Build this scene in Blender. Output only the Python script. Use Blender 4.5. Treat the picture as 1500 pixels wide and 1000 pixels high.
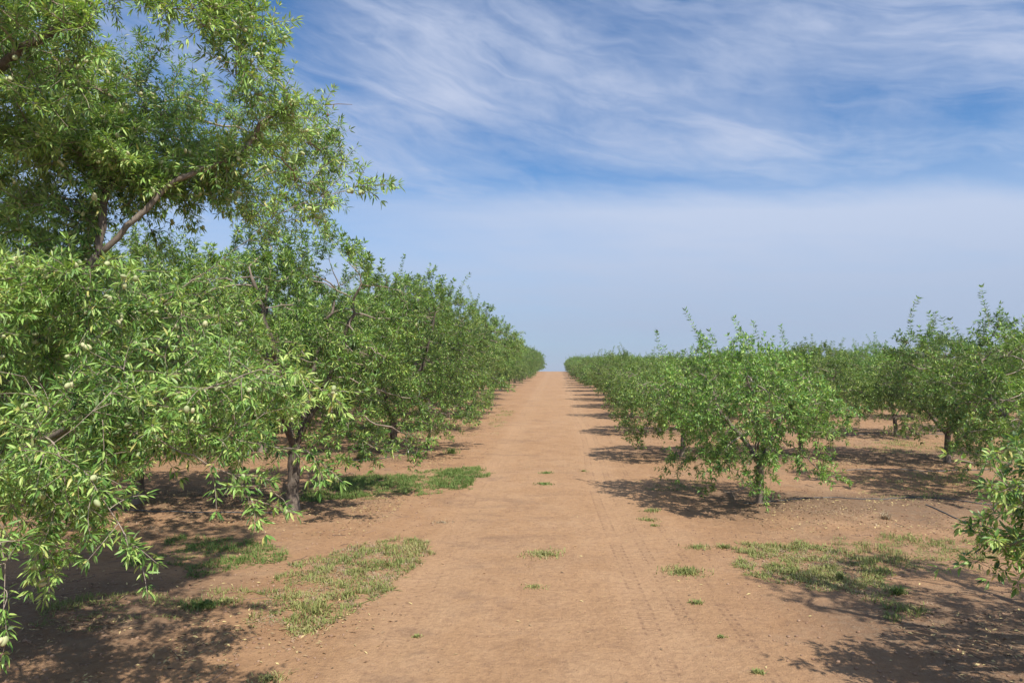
import bpy, math, random
import numpy as np

for _o in list(bpy.data.objects):
    bpy.data.objects.remove(_o)
scene = bpy.context.scene
COL = scene.collection

# ------------------------------------------------------------------ camera
CAM_H = 2.3
cam_d = bpy.data.cameras.new('camera')
cam = bpy.data.objects.new('camera', cam_d)
COL.objects.link(cam)
cam_d.sensor_width = 36.0
cam_d.lens = 24.0
cam_d.clip_start = 0.05
cam_d.clip_end = 9000.0
cam.location = (0.0, 0.0, CAM_H)
cam.rotation_euler = (math.radians(90) + math.atan(43 / 1000.0), 0.0, math.atan(65 / 1000.0))
scene.camera = cam

# ------------------------------------------------------------------ sun, exposure
SUN = np.array([0.47, -0.62, 1.0])            # towards the sun: right and a little behind the viewer
SUN_EL = math.atan2(SUN[2], math.hypot(SUN[0], SUN[1]))
SUN_AZ = math.atan2(SUN[0], SUN[1])           # clockwise from +Y
sun_d = bpy.data.lights.new('sun', 'SUN')
sun_d.energy = 5.0
sun_d.angle = math.radians(0.6)
sun_d.color = (1.0, 0.93, 0.83)
sun = bpy.data.objects.new('sun', sun_d)
COL.objects.link(sun)
from mathutils import Vector
sun.rotation_euler = Vector(SUN).to_track_quat('Z', 'Y').to_euler()
sun.location = (20, -25, 60)
scene.view_settings.view_transform = 'Standard'
scene.view_settings.look = 'None'
scene.view_settings.gamma = 1.0
scene.view_settings.exposure = 0.37
scene.cycles.max_bounces = 8
scene.cycles.diffuse_bounces = 2
scene.cycles.glossy_bounces = 2
scene.cycles.transmission_bounces = 4
scene.cycles.transparent_max_bounces = 4


# ------------------------------------------------------------------ node helper
class NT:
    def __init__(self, tree):
        self.t = tree
        self.t.nodes.clear()

    def n(self, kind, **kw):
        nd = self.t.nodes.new(kind)
        for k, v in kw.items():
            setattr(nd, k, v)
        return nd

    def put(self, sock, v):
        if isinstance(v, bpy.types.NodeSocket):
            self.t.links.new(v, sock)
        elif v is not None:
            sock.default_value = v

    def m(self, op, a, b=None, c=None, clamp=False):
        nd = self.n('ShaderNodeMath', operation=op, use_clamp=clamp)
        self.put(nd.inputs[0], a)
        if b is not None: self.put(nd.inputs[1], b)
        if c is not None: self.put(nd.inputs[2], c)
        return nd.outputs[0]

    def add(self, a, b): return self.m('ADD', a, b)
    def sub(self, a, b): return self.m('SUBTRACT', a, b)
    def mul(self, a, b): return self.m('MULTIPLY', a, b)

    def smooth(self, v, lo, hi, a=0.0, b=1.0):
        nd = self.n('ShaderNodeMapRange', interpolation_type='SMOOTHSTEP')
        self.put(nd.inputs[0], v)
        nd.inputs[1].default_value = lo; nd.inputs[2].default_value = hi
        nd.inputs[3].default_value = a; nd.inputs[4].default_value = b
        return nd.outputs[0]

    def mix(self, f, a, b, blend='MIX'):
        nd = self.n('ShaderNodeMix', data_type='RGBA', blend_type=blend)
        self.put(nd.inputs[0], f)
        self.put(nd.inputs[6], a if isinstance(a, bpy.types.NodeSocket) else tuple(a) + (1.0,) if len(a) == 3 else a)
        self.put(nd.inputs[7], b if isinstance(b, bpy.types.NodeSocket) else tuple(b) + (1.0,) if len(b) == 3 else b)
        return nd.outputs[2]

    def noise(self, vec, scale, detail=4.0, rough=0.55, dist=0.0, out=0):
        nd = self.n('ShaderNodeTexNoise')
        if vec is not None: self.put(nd.inputs['Vector'], vec)
        nd.inputs['Scale'].default_value = scale
        nd.inputs['Detail'].default_value = detail
        nd.inputs['Roughness'].default_value = rough
        nd.inputs['Distortion'].default_value = dist
        return nd.outputs[out]

    def ramp(self, f, stops):
        nd = self.n('ShaderNodeValToRGB')
        self.put(nd.inputs[0], f)
        el = nd.color_ramp.elements
        while len(el) < len(stops): el.new(0.5)
        for e, (p, c) in zip(el, stops):
            e.position = p
            e.color = tuple(c) + (1.0,)
        return nd.outputs[0]

    def sep(self, v):
        nd = self.n('ShaderNodeSeparateXYZ'); self.put(nd.inputs[0], v)
        return nd.outputs

    def comb(self, x, y, z=0.0):
        nd = self.n('ShaderNodeCombineXYZ')
        self.put(nd.inputs[0], x); self.put(nd.inputs[1], y); self.put(nd.inputs[2], z)
        return nd.outputs[0]


# ------------------------------------------------------------------ sky with thin cirrus
world = bpy.data.worlds.new('World')
scene.world = world
world.use_nodes = True
w = NT(world.node_tree)
sky = w.n('ShaderNodeTexSky', sky_type='NISHITA')
sky.sun_disc = False
sky.sun_elevation = SUN_EL
sky.sun_rotation = SUN_AZ
sky.altitude = 50.0
sky.air_density = 1.0
sky.dust_density = 0.6
sky.ozone_density = 2.0
SKY_K = 0.10
gx, gy, gz = w.sep(w.n('ShaderNodeTexCoord').outputs['Generated'])
U = w.m('ARCTAN2', gx, gy)                    # azimuth, 0 straight down the track
V = w.m('ARCSINE', gz)                        # elevation
warp = w.noise(w.comb(w.mul(U, 1.0), w.mul(V, 2.0)), 2.2, 4.0, 0.55, 0.0, 1)
wx, wy, wz = w.sep(warp)
U2 = w.add(U, w.mul(w.sub(wx, 0.5), 0.16))
V2 = w.add(V, w.mul(w.sub(wy, 0.5), 0.09))


def blob(cx, cy, ang, rl, rs, gain, uu=None, vv=None):
    """soft elongated patch of cloud: centre, tilt, half length, half breadth (radians)"""
    ca, sa = math.cos(math.radians(ang)), math.sin(math.radians(ang))
    du = w.sub(U2 if uu is None else uu, cx); dv = w.sub(V2 if vv is None else vv, cy)
    a = w.mul(w.add(w.mul(du, ca), w.mul(dv, sa)), 1.0 / rl)
    b = w.mul(w.sub(w.mul(dv, ca), w.mul(du, sa)), 1.0 / rs)
    r2 = w.add(w.mul(a, a), w.mul(b, b))
    return w.mul(w.m('EXPONENT', w.mul(r2, -1.0)), gain)


def px(x, y):
    """direction of a feature of the sky: azimuth and elevation in radians"""
    return math.atan((x - 815) / 1000.0), math.atan((543 - y) / 1000.0 / math.hypot(1, (x - 815) / 1000.0))


cover = None
for (x, y, ang, rl, rs, g) in [
        (600, 75, -24, 0.11, 0.055, 1.25), (560, 135, 8, 0.13, 0.035, 0.75),
        (760, 95, -14, 0.15, 0.055, 0.85), (930, 150, -16, 0.20, 0.042, 0.42),
        (1080, 205, -14, 0.22, 0.05, 0.20), (540, 235, -22, 0.15, 0.045, 0.55),
        (1000, 215, -6, 0.17, 0.022, 0.25), (1330, 20, -4, 0.24, 0.05, 0.75),
        (1480, 90, -25, 0.13, 0.05, 0.45), (700, 250, -20, 0.20, 0.03, 0.30),
        (330, 40, -40, 0.16, 0.04, 0.45), (460, 330, -6, 0.25, 0.05, 0.45),
        (1250, 260, -12, 0.30, 0.03, 0.28), (100, 150, -15, 0.3, 0.12, 0.4),
        (800, -250, -15, 0.6, 0.15, 0.6), (1900, 100, -10, 0.4, 0.12, 0.5), (-300, 100, 15, 0.4, 0.12, 0.5)]:
    cx, cy = px(x, y)
    b = blob(cx, cy, ang, rl, rs, g)
    cover = b if cover is None else w.add(cover, b)
# fine fibres combed down to the right
ca, sa = math.cos(math.radians(-17)), math.sin(math.radians(-17))
fu = w.add(w.mul(U2, ca), w.mul(V2, sa)); fv = w.sub(w.mul(V2, ca), w.mul(U2, sa))
fib = w.noise(w.comb(w.mul(fu, 1.0), w.mul(fv, 5.0)), 6.0, 8.0, 0.60, 0.5)
fib2 = w.noise(w.comb(w.mul(fu, 1.0), w.mul(fv, 2.4), 3.1), 3.0, 6.0, 0.6, 0.4)
puff = w.noise(w.comb(U2, w.mul(V2, 1.5), 7.7), 9.0, 6.0, 0.6, 0.3)
tex = w.add(w.add(w.mul(w.smooth(fib, 0.30, 0.72), 0.55), w.mul(w.smooth(fib2, 0.3, 0.7), 0.55)), w.mul(w.smooth(puff, 0.3, 0.7), 0.25))
cir = w.mul(cover, w.add(0.22, w.mul(tex, 0.72)))
cir = w.add(cir, w.add(w.mul(w.smooth(fib2, 0.30, 0.72), 0.27), w.mul(w.smooth(fib, 0.42, 0.72), 0.08)))
cir = w.sub(0.86, w.m('EXPONENT', w.mul(cir, -1.25)))
cir = w.mul(w.m('MAXIMUM', w.add(cir, 0.14), 0.0), w.add(0.84, w.mul(w.smooth(fib, 0.30, 0.70), 0.24)))
# the broad even veil low in the sky, its upper edge ragged
VT = w.m('DIVIDE', V, w.m('MAXIMUM', w.m('COSINE', U), 0.4))
edge = w.add(w.add(VT, w.mul(w.sub(fib2, 0.5), 0.07)), w.mul(w.sub(fib, 0.5), 0.03))
veil = w.mul(w.smooth(edge, 0.225, 0.30, 1.0, 0.0), w.smooth(U, -0.75, 0.35, 0.35, 0.95))
veil2 = w.smooth(V, 0.10, 0.34, 0.85, 0.0)
cl = w.m('MAXIMUM', w.m('MAXIMUM', cir, veil), veil2)
band = w.noise(w.comb(w.mul(U, 0.7), w.mul(VT, 7.0), 2.2), 3.0, 6.0, 0.6, 0.3)
cl = w.m('MINIMUM', w.add(cl, w.add(w.add(w.mul(w.sub(fib, 0.5), 0.14), w.mul(w.sub(fib2, 0.5), 0.22)), w.mul(w.sub(band, 0.5), 0.45))), 0.95)
cl = w.m('MAXIMUM', cl, 0.0)
rest = w.m('MAXIMUM', w.smooth(w.m('ABSOLUTE', U), 1.0, 1.5), w.smooth(V, 0.62, 0.85))   # unseen thin cloud added overhead and behind to make the skylight less blue
cl = w.m('MAXIMUM', cl, w.mul(rest, w.add(0.35, w.mul(fib2, 0.5))))
tint = w.mix(1.0, sky.outputs[0], (0.50, 0.84, 1.12), 'MULTIPLY')
def c(rgb): return tuple(v * 0.84 / SKY_K for v in rgb)
cloudcol = w.mix(w.smooth(V, 0.02, 0.24), c((0.385, 0.465, 0.625)), c((0.52, 0.60, 0.77)))
cloudcol = w.mix(w.smooth(V, 0.26, 0.34), cloudcol, c((0.50, 0.57, 0.745)))
col = w.mix(cl, tint, cloudcol)
bg = w.n('ShaderNodeBackground')
w.put(bg.inputs[0], col)
bg.inputs[1].default_value = SKY_K
wo = w.n('ShaderNodeOutputWorld')
w.put(wo.inputs[0], bg.outputs[0])


# ------------------------------------------------------------------ materials
def material(name):
    m = bpy.data.materials.new(name)
    m.use_nodes = True
    return m, NT(m.node_tree)


def leaf_material(name, stops, back, trans=0.22, rough=0.42, spec=0.38, objvar=1.0):
    m, k = material(name)
    var = k.n('ShaderNodeAttribute', attribute_name='v').outputs['Fac']
    geo = k.n('ShaderNodeNewGeometry')
    colr = k.ramp(var, stops)
    oi = k.n('ShaderNodeObjectInfo').outputs['Random']
    hsv = k.n('ShaderNodeHueSaturation')
    k.put(hsv.inputs['Hue'], k.add(0.5 - 0.010 * objvar, k.mul(oi, 0.024 * objvar)))
    k.put(hsv.inputs['Value'], k.add(1.0 - 0.14 * objvar, k.mul(oi, 0.30 * objvar)))
    k.put(hsv.inputs['Color'], colr)
    colr = hsv.outputs[0]
    dust = k.smooth(k.noise(k.n('ShaderNodeTexCoord').outputs['Object'], 55.0, 3.0, 0.7), 0.55, 0.80, 0.0, 0.22)
    colr = k.mix(dust, colr, (0.30, 0.27, 0.14))
    face = k.mix(k.mul(geo.outputs['Backfacing'], 0.75), colr, back)
    p = k.n('ShaderNodeBsdfPrincipled')
    k.put(p.inputs['Base Color'], face)
    p.inputs['Roughness'].default_value = rough
    p.inputs['Specular IOR Level'].default_value = spec
    tr = k.n('ShaderNodeBsdfTranslucent')
    k.put(tr.inputs[0], k.mix(1.0, colr, (1.45, 1.5, 0.5), 'MULTIPLY'))
    mx = k.n('ShaderNodeMixShader')
    mx.inputs[0].default_value = trans
    k.put(mx.inputs[1], p.outputs[0]); k.put(mx.inputs[2], tr.outputs[0])
    o = k.n('ShaderNodeOutputMaterial')
    k.put(o.inputs[0], mx.outputs[0])
    return m


LEAF_NEAR = leaf_material('almond_leaf_near', [(0.0, (0.030, 0.075, 0.016)), (0.28, (0.125, 0.250, 0.052)), (0.55, (0.275, 0.440, 0.112)), (0.92, (0.44, 0.55, 0.17)), (1.0, (0.52, 0.45, 0.16))], (0.30, 0.40, 0.20), trans=0.26, objvar=0.25)
LEAF = leaf_material('almond_leaf', [(0.0, (0.022, 0.060, 0.012)), (0.38, (0.100, 0.205, 0.038)), (0.72, (0.24, 0.390, 0.083)), (1.0, (0.45, 0.53, 0.15))], (0.23, 0.32, 0.13))


def bark_material():
    m, k = material('almond_bark')
    co = k.n('ShaderNodeTexCoord').outputs['Object']
    x, y, z = k.sep(co)
    r = k.n('ShaderNodeAttribute', attribute_name='v').outputs['Fac']
    n1 = k.noise(k.comb(x, y, k.mul(z, 0.35)), 26.0, 6.0, 0.65, 0.4)
    n2 = k.noise(co, 5.0, 3.0, 0.6)
    thick = k.ramp(n1, [(0.3, (0.035, 0.028, 0.022)), (0.52, (0.115, 0.092, 0.072)), (0.75, (0.235, 0.20, 0.165))])
    thin = k.ramp(n2, [(0.3, (0.22, 0.16, 0.12)), (0.7, (0.40, 0.34, 0.28))])
    f = k.smooth(r, 0.006, 0.03)
    colr = k.mix(f, thin, thick)
    colr = k.mix(k.mul(k.smooth(k.add(z, k.mul(n2, 0.25)), 0.20, 0.45, 0.6, 0.0), f), colr, (0.30, 0.235, 0.185))
    p = k.n('ShaderNodeBsdfPrincipled')
    k.put(p.inputs['Base Color'], colr)
    p.inputs['Roughness'].default_value = 0.85
    bp = k.n('ShaderNodeBump'); bp.inputs['Strength'].default_value = 0.8; bp.inputs['Distance'].default_value = 0.012
    k.put(bp.inputs['Height'], n1)
    k.put(p.inputs['Normal'], bp.outputs[0])
    o = k.n('ShaderNodeOutputMaterial'); k.put(o.inputs[0], p.outputs[0])
    return m


BARK = bark_material()


def simple_material(name, stops, scale, rough=0.8, trans=0.0):
    m, k = material(name)
    co = k.n('ShaderNodeTexCoord').outputs['Object']
    v = k.n('ShaderNodeAttribute', attribute_name='v').outputs['Fac']
    f = k.add(k.mul(v, 0.7), k.mul(k.noise(co, scale, 3.0, 0.6), 0.3))
    p = k.n('ShaderNodeBsdfPrincipled')
    cr = k.ramp(f, stops)
    k.put(p.inputs['Base Color'], cr)
    p.inputs['Roughness'].default_value = rough
    out = p.outputs[0]
    if trans:
        tr = k.n('ShaderNodeBsdfTranslucent'); k.put(tr.inputs[0], cr)
        mx = k.n('ShaderNodeMixShader'); mx.inputs[0].default_value = trans
        k.put(mx.inputs[1], out); k.put(mx.inputs[2], tr.outputs[0]); out = mx.outputs[0]
    o = k.n('ShaderNodeOutputMaterial'); k.put(o.inputs[0], out)
    return m


FRUIT = simple_material('almond_hull', [(0.1, (0.27, 0.33, 0.15)), (0.5, (0.43, 0.46, 0.24)), (0.9, (0.52, 0.49, 0.29))], 60.0, 0.75)
DRYHULL = simple_material('dry_hull', [(0.1, (0.10, 0.06, 0.04)), (0.9, (0.28, 0.18, 0.12))], 40.0, 0.9)
GRASS = simple_material('weed_green', [(0.05, (0.085, 0.125, 0.035)), (0.4, (0.20, 0.245, 0.065)), (0.65, (0.34, 0.345, 0.12)), (0.9, (0.43, 0.35, 0.20))], 3.0, 0.7, 0.25)
LUSH = simple_material('grass_green', [(0.05, (0.075, 0.14, 0.03)), (0.5, (0.15, 0.23, 0.05)), (0.9, (0.27, 0.33, 0.10))], 3.0, 0.7, 0.25)
LITTER = simple_material('fallen_leaf', [(0.1, (0.12, 0.075, 0.045)), (0.5, (0.30, 0.20, 0.11)), (0.9, (0.62, 0.50, 0.22))], 30.0, 0.8)
CLOD = simple_material('soil_clod', [(0.1, (0.204, 0.117, 0.072)), (0.9, (0.347, 0.226, 0.151))], 20.0, 0.95)
HOSE = simple_material('black_polythene', [(0.0, (0.045, 0.045, 0.05)), (1.0, (0.13, 0.125, 0.12))], 3.0, 0.55)
WHITEP = simple_material('white_plastic', [(0.0, (0.6, 0.6, 0.58)), (1.0, (0.8, 0.8, 0.78))], 9.0, 0.5)
STRAW = simple_material('dead_straw', [(0.1, (0.18, 0.13, 0.08)), (0.9, (0.46, 0.38, 0.25))], 9.0, 0.85)


# ------------------------------------------------------------------ value noise and the lie of the land
def vnoise(x, y, seed=0):
    x = np.asarray(x, float); y = np.asarray(y, float)
    xi = np.floor(x).astype(np.int64); yi = np.floor(y).astype(np.int64)
    fx = x - xi; fy = y - yi
    fx = fx * fx * (3 - 2 * fx); fy = fy * fy * (3 - 2 * fy)

    def h(a, b):
        n = (a * 374761393 + b * 668265263 + seed * 974634777) & 0xffffffff
        n = ((n ^ (n >> 13)) * 1274126177) & 0xffffffff
        return ((n ^ (n >> 16)) & 0xffff) / 65535.0
    return (h(xi, yi) * (1 - fx) + h(xi + 1, yi) * fx) * (1 - fy) + (h(xi, yi + 1) * (1 - fx) + h(xi + 1, yi + 1) * fx) * fy


ROW0, ROWD = 5.9, 5.8                        # planting rows run across the track


def gh(x, y):
    x = np.asarray(x, float); y = np.asarray(y, float)
    s = 0.0175
    yy = np.clip(y, -50, 128)
    t = np.clip(yy - 6, 0, 8)
    z = s * (t * t / 16.0) + s * np.clip(yy - 14, 0, None)
    d = np.clip(y - 128, 0, 24)              # crest at about 140 m, falling away behind it
    z = z + s * d - s * d * d / 24.0
    z = z - s * np.clip(y - 152, 0, 1200)
    ax = np.abs(x + 0.5)
    side = np.clip((ax - 3.0) / 1.6, 0, 1); side = side * side * (3 - 2 * side)
    ph = (y + 0.35 * np.sin(x * 0.7) - ROW0) / ROWD
    berm = np.exp(-(((ph - np.round(ph)) * ROWD) / 0.85) ** 2)
    near = np.clip((130 - y) / 20, 0, 1)
    z = z + side * berm * 0.085 * near
    z = z + (vnoise(x * 0.55, y * 0.45, 3) - 0.5) * 0.05 * (0.5 + side)
    z = z + (vnoise(x * 1.7, y * 1.5, 4) - 0.5) * 0.022 * (0.6 + side)
    z = z + (vnoise(x * 5.3, y * 4.9, 5) - 0.5) * 0.012 * (0.5 + 1.4 * side)
    # two shallow wheel ruts
    for xc in (0.95, -1.35):
        z = z - 0.014 * np.exp(-((x - xc - 0.08 * np.sin(y * 0.35)) / 0.24) ** 2)
    return z


def mesh_obj(name, verts, faces_flat, counts, mat, parent=None, v=None, smooth=False):
    me = bpy.data.meshes.new(name)
    verts = np.asarray(verts, np.float32)
    faces_flat = np.asarray(faces_flat, np.int32).ravel()
    me.vertices.add(len(verts))
    me.vertices.foreach_set('co', verts.ravel())
    me.loops.add(len(faces_flat))
    me.loops.foreach_set('vertex_index', faces_flat)
    if np.isscalar(counts):
        nf = len(faces_flat) // counts
        starts = np.arange(nf, dtype=np.int32) * counts
    else:
        counts = np.asarray(counts, np.int32)
        nf = len(counts)
        starts = np.concatenate([[0], np.cumsum(counts)[:-1]]).astype(np.int32)
    me.polygons.add(nf)
    me.polygons.foreach_set('loop_start', starts)
    if smooth:
        me.polygons.foreach_set('use_smooth', np.ones(nf, bool))
    me.update(calc_edges=True)
    if v is not None:
        at = me.attributes.new('v', 'FLOAT', 'POINT')
        at.data.foreach_set('value', np.asarray(v, np.float32))
    if mat is not None:
        me.materials.append(mat)
    o = bpy.data.objects.new(name, me)
    COL.objects.link(o)
    if parent is not None:
        o.parent = parent
    return o


def tag(o, label=None, category=None, group=None, kind=None):
    if label: o['label'] = label
    if category: o['category'] = category
    if group: o['group'] = group
    if kind: o['kind'] = kind
    return o


# ------------------------------------------------------------------ ground
def axis(parts):
    out = []
    for a, b, n in parts:
        out.append(np.linspace(a, b, n, endpoint=False))
    return np.concatenate(out + [[parts[-1][1]]])


xs = axis([(-700, -300, 6), (-300, -60, 24), (-60, -9, 110), (-9, 10, 230), (10, 70, 130), (70, 300, 24), (300, 700, 6)])
ys = axis([(-400, -20, 14), (-20, 2.5, 40), (2.5, 18, 190), (18, 40, 130), (40, 170, 200), (170, 600, 24), (600, 1200, 10)])
GX, GY = np.meshgrid(xs, ys)
GZ = gh(GX, GY)
nx, ny = len(xs), len(ys)
ii = (np.arange(ny - 1)[:, None] * nx + np.arange(nx - 1)[None, :]).ravel()
quads = np.stack([ii, ii + 1, ii + 1 + nx, ii + nx], 1)


def soil_material():
    m, k = material('sandy_soil')
    co = k.n('ShaderNodeTexCoord').outputs['Object']
    x, y, z = k.sep(co)
    big = k.noise(co, 0.28, 5.0, 0.6, 0.6)
    mid = k.noise(co, 1.5, 6.0, 0.65, 0.5)
    fine = k.noise(co, 14.0, 6.0, 0.7)
    grit = k.noise(co, 75.0, 4.0, 0.7)
    # drag marks left along the track
    drag = k.noise(k.comb(k.mul(x, 6.0), k.mul(y, 0.5)), 1.6, 5.0, 0.6, 0.3)
    base = k.ramp(k.add(k.mul(mid, 0.6), k.mul(big, 0.4)), [(0.34, (0.300, 0.172, 0.090)), (0.5, (0.372, 0.222, 0.122)), (0.66, (0.420, 0.268, 0.158))])
    wheel = k.add(k.smooth(k.m('ABSOLUTE', k.sub(x, 0.95)), 0.15, 0.42, 1.0, 0.0), k.smooth(k.m('ABSOLUTE', k.add(x, 1.35)), 0.18, 0.5, 1.0, 0.0))
    base = k.mix(k.mul(wheel, 0.36), base, (0.43, 0.275, 0.165))
    base = k.mix(k.smooth(k.add(k.m('ABSOLUTE', x), k.mul(mid, 0.8)), 1.6, 2.8, 0.22, 0.0), base, (0.455, 0.300, 0.170))
    rough = k.noise(co, 4.5, 7.0, 0.72, 0.6)
    base = k.mix(k.mul(k.smooth(rough, 0.50, 0.68), k.sub(0.42, k.mul(wheel, 0.3))), base, (0.205, 0.125, 0.080))
    base = k.mix(k.smooth(rough, 0.30, 0.42, 0.28, 0.0), base, (0.46, 0.32, 0.21))
    base = k.mix(k.mul(k.smooth(drag, 0.4, 0.7), 0.22), base, (0.415, 0.264, 0.143))
    ax = k.m('ABSOLUTE', k.add(x, 0.5))
    off = k.smooth(k.add(ax, k.mul(k.sub(mid, 0.5), 1.6)), 2.2, 3.6)
    # leaf mould, crust and old irrigation stains on the planting rows
    ph = k.mul(k.add(y, -ROW0 - 0.3), 1.0 / ROWD)
    dist = k.m('ABSOLUTE', k.sub(ph, k.m('ROUND', ph)))
    rowm = k.smooth(k.add(dist, k.mul(k.sub(mid, 0.5), 0.35)), 0.10, 0.30, 1.0, 0.0)
    # beyond the graded lane the soil is browner and crumbly, strewn with rotted leaf
    verge = k.mul(off, k.smooth(k.noise(co, 2.6, 7.0, 0.74, 0.5), 0.42, 0.62, 0.0, 0.34))
    base = k.mix(verge, base, (0.235, 0.145, 0.090))
    moul = k.mul(k.mul(off, rowm), k.smooth(fine, 0.32, 0.60, 0.35, 0.95))
    base = k.mix(moul, base, k.ramp(fine, [(0.35, (0.115, 0.075, 0.048)), (0.65, (0.245, 0.170, 0.112))]))
    crust = k.mul(off, k.smooth(k.noise(co, 0.8, 4.0, 0.6, 1.0), 0.52, 0.66, 0.0, 0.45))
    base = k.mix(crust, base, (0.325, 0.223, 0.140))
    # dark damp-looking crust smears beside the track
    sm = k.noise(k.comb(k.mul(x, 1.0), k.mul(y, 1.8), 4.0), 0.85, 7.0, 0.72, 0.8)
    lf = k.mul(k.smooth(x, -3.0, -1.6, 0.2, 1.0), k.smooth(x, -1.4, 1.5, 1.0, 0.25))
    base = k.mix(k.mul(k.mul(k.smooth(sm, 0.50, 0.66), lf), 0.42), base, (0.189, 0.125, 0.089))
    # thin pale and dark specks
    base = k.mix(k.smooth(grit, 0.56, 0.70, 0.0, 0.6), base, (0.151, 0.091, 0.060))
    base = k.mix(k.smooth(k.noise(co, 46.0, 2.0, 0.5), 0.70, 0.78, 0.0, 0.6), base, (0.453, 0.340, 0.242))
    base = k.mix(k.smooth(fine, 0.3, 0.62, 0.34, 0.0), base, (0.166, 0.094, 0.060))
    # tyre treads: narrow bars pressed across the wheel lines
    def tread(xc, wdt, pitch):
        wob = k.mul(k.m('SINE', k.mul(y, 0.35)), 0.08)
        dx = k.sub(k.sub(x, xc), wob)
        inside = k.smooth(k.m('ABSOLUTE', dx), wdt * 0.8, wdt, 1.0, 0.0)
        zig = k.add(k.mul(y, 1.0 / pitch), k.mul(k.m('ABSOLUTE', dx), 6.0))
        bars = k.smooth(k.m('ABSOLUTE', k.sub(k.m('FRACT', zig), 0.5)), 0.16, 0.30)
        rim = k.smooth(k.m('ABSOLUTE', k.sub(k.m('ABSOLUTE', dx), wdt)), 0.006, 0.022, 1.0, 0.0)
        dots = k.smooth(k.m('ABSOLUTE', k.sub(k.m('FRACT', k.mul(y, 1.0 / 0.13)), 0.5)), 0.12, 0.26, 1.0, 0.25)
        both = k.m('MAXIMUM', k.mul(rim, dots), k.mul(k.mul(inside, bars), 0.35))
        return k.mul(both, k.smooth(k.noise(co, 1.3, 4.0, 0.6), 0.40, 0.56))
    t1 = tread(0.78, 0.07, 0.055)
    t2 = tread(1.12, 0.05, 0.055)
    t3 = tread(-1.45, 0.10, 0.06)
    t4 = tread(1.55, 0.035, 0.045)
    tr = k.m('MAXIMUM', k.m('MAXIMUM', t1, t2), k.m('MAXIMUM', k.mul(t3, 0.6), t4))
    base = k.mix(k.mul(tr, 0.60), base, (0.166, 0.098, 0.064))
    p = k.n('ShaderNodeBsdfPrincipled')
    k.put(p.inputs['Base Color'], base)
    p.inputs['Roughness'].default_value = 0.95
    p.inputs['Specular IOR Level'].default_value = 0.15
    hgt = k.add(k.add(k.mul(mid, 0.5), k.mul(fine, 0.55)), k.add(k.mul(grit, 0.22), k.mul(drag, 0.18)))
    hgt = k.sub(hgt, k.mul(tr, 0.07))
    hgt = k.add(hgt, k.mul(k.mul(k.noise(co, 7.0, 6.0, 0.75), off), 0.35))
    bp = k.n('ShaderNodeBump'); bp.inputs['Strength'].default_value = 0.9; bp.inputs['Distance'].default_value = 0.05
    k.put(bp.inputs['Height'], hgt)
    k.put(p.inputs['Normal'], bp.outputs[0])
    o = k.n('ShaderNodeOutputMaterial'); k.put(o.inputs[0], p.outputs[0])
    return m


SOIL = soil_material()
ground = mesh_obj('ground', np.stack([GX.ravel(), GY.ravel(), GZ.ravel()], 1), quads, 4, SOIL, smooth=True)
tag(ground, 'bare sandy orange brown soil with a wide graded track down the middle', 'ground', kind='structure')


# ------------------------------------------------------------------ trees
def unit(a):
    return a / np.maximum(np.linalg.norm(a, axis=-1, keepdims=True), 1e-9)


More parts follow.
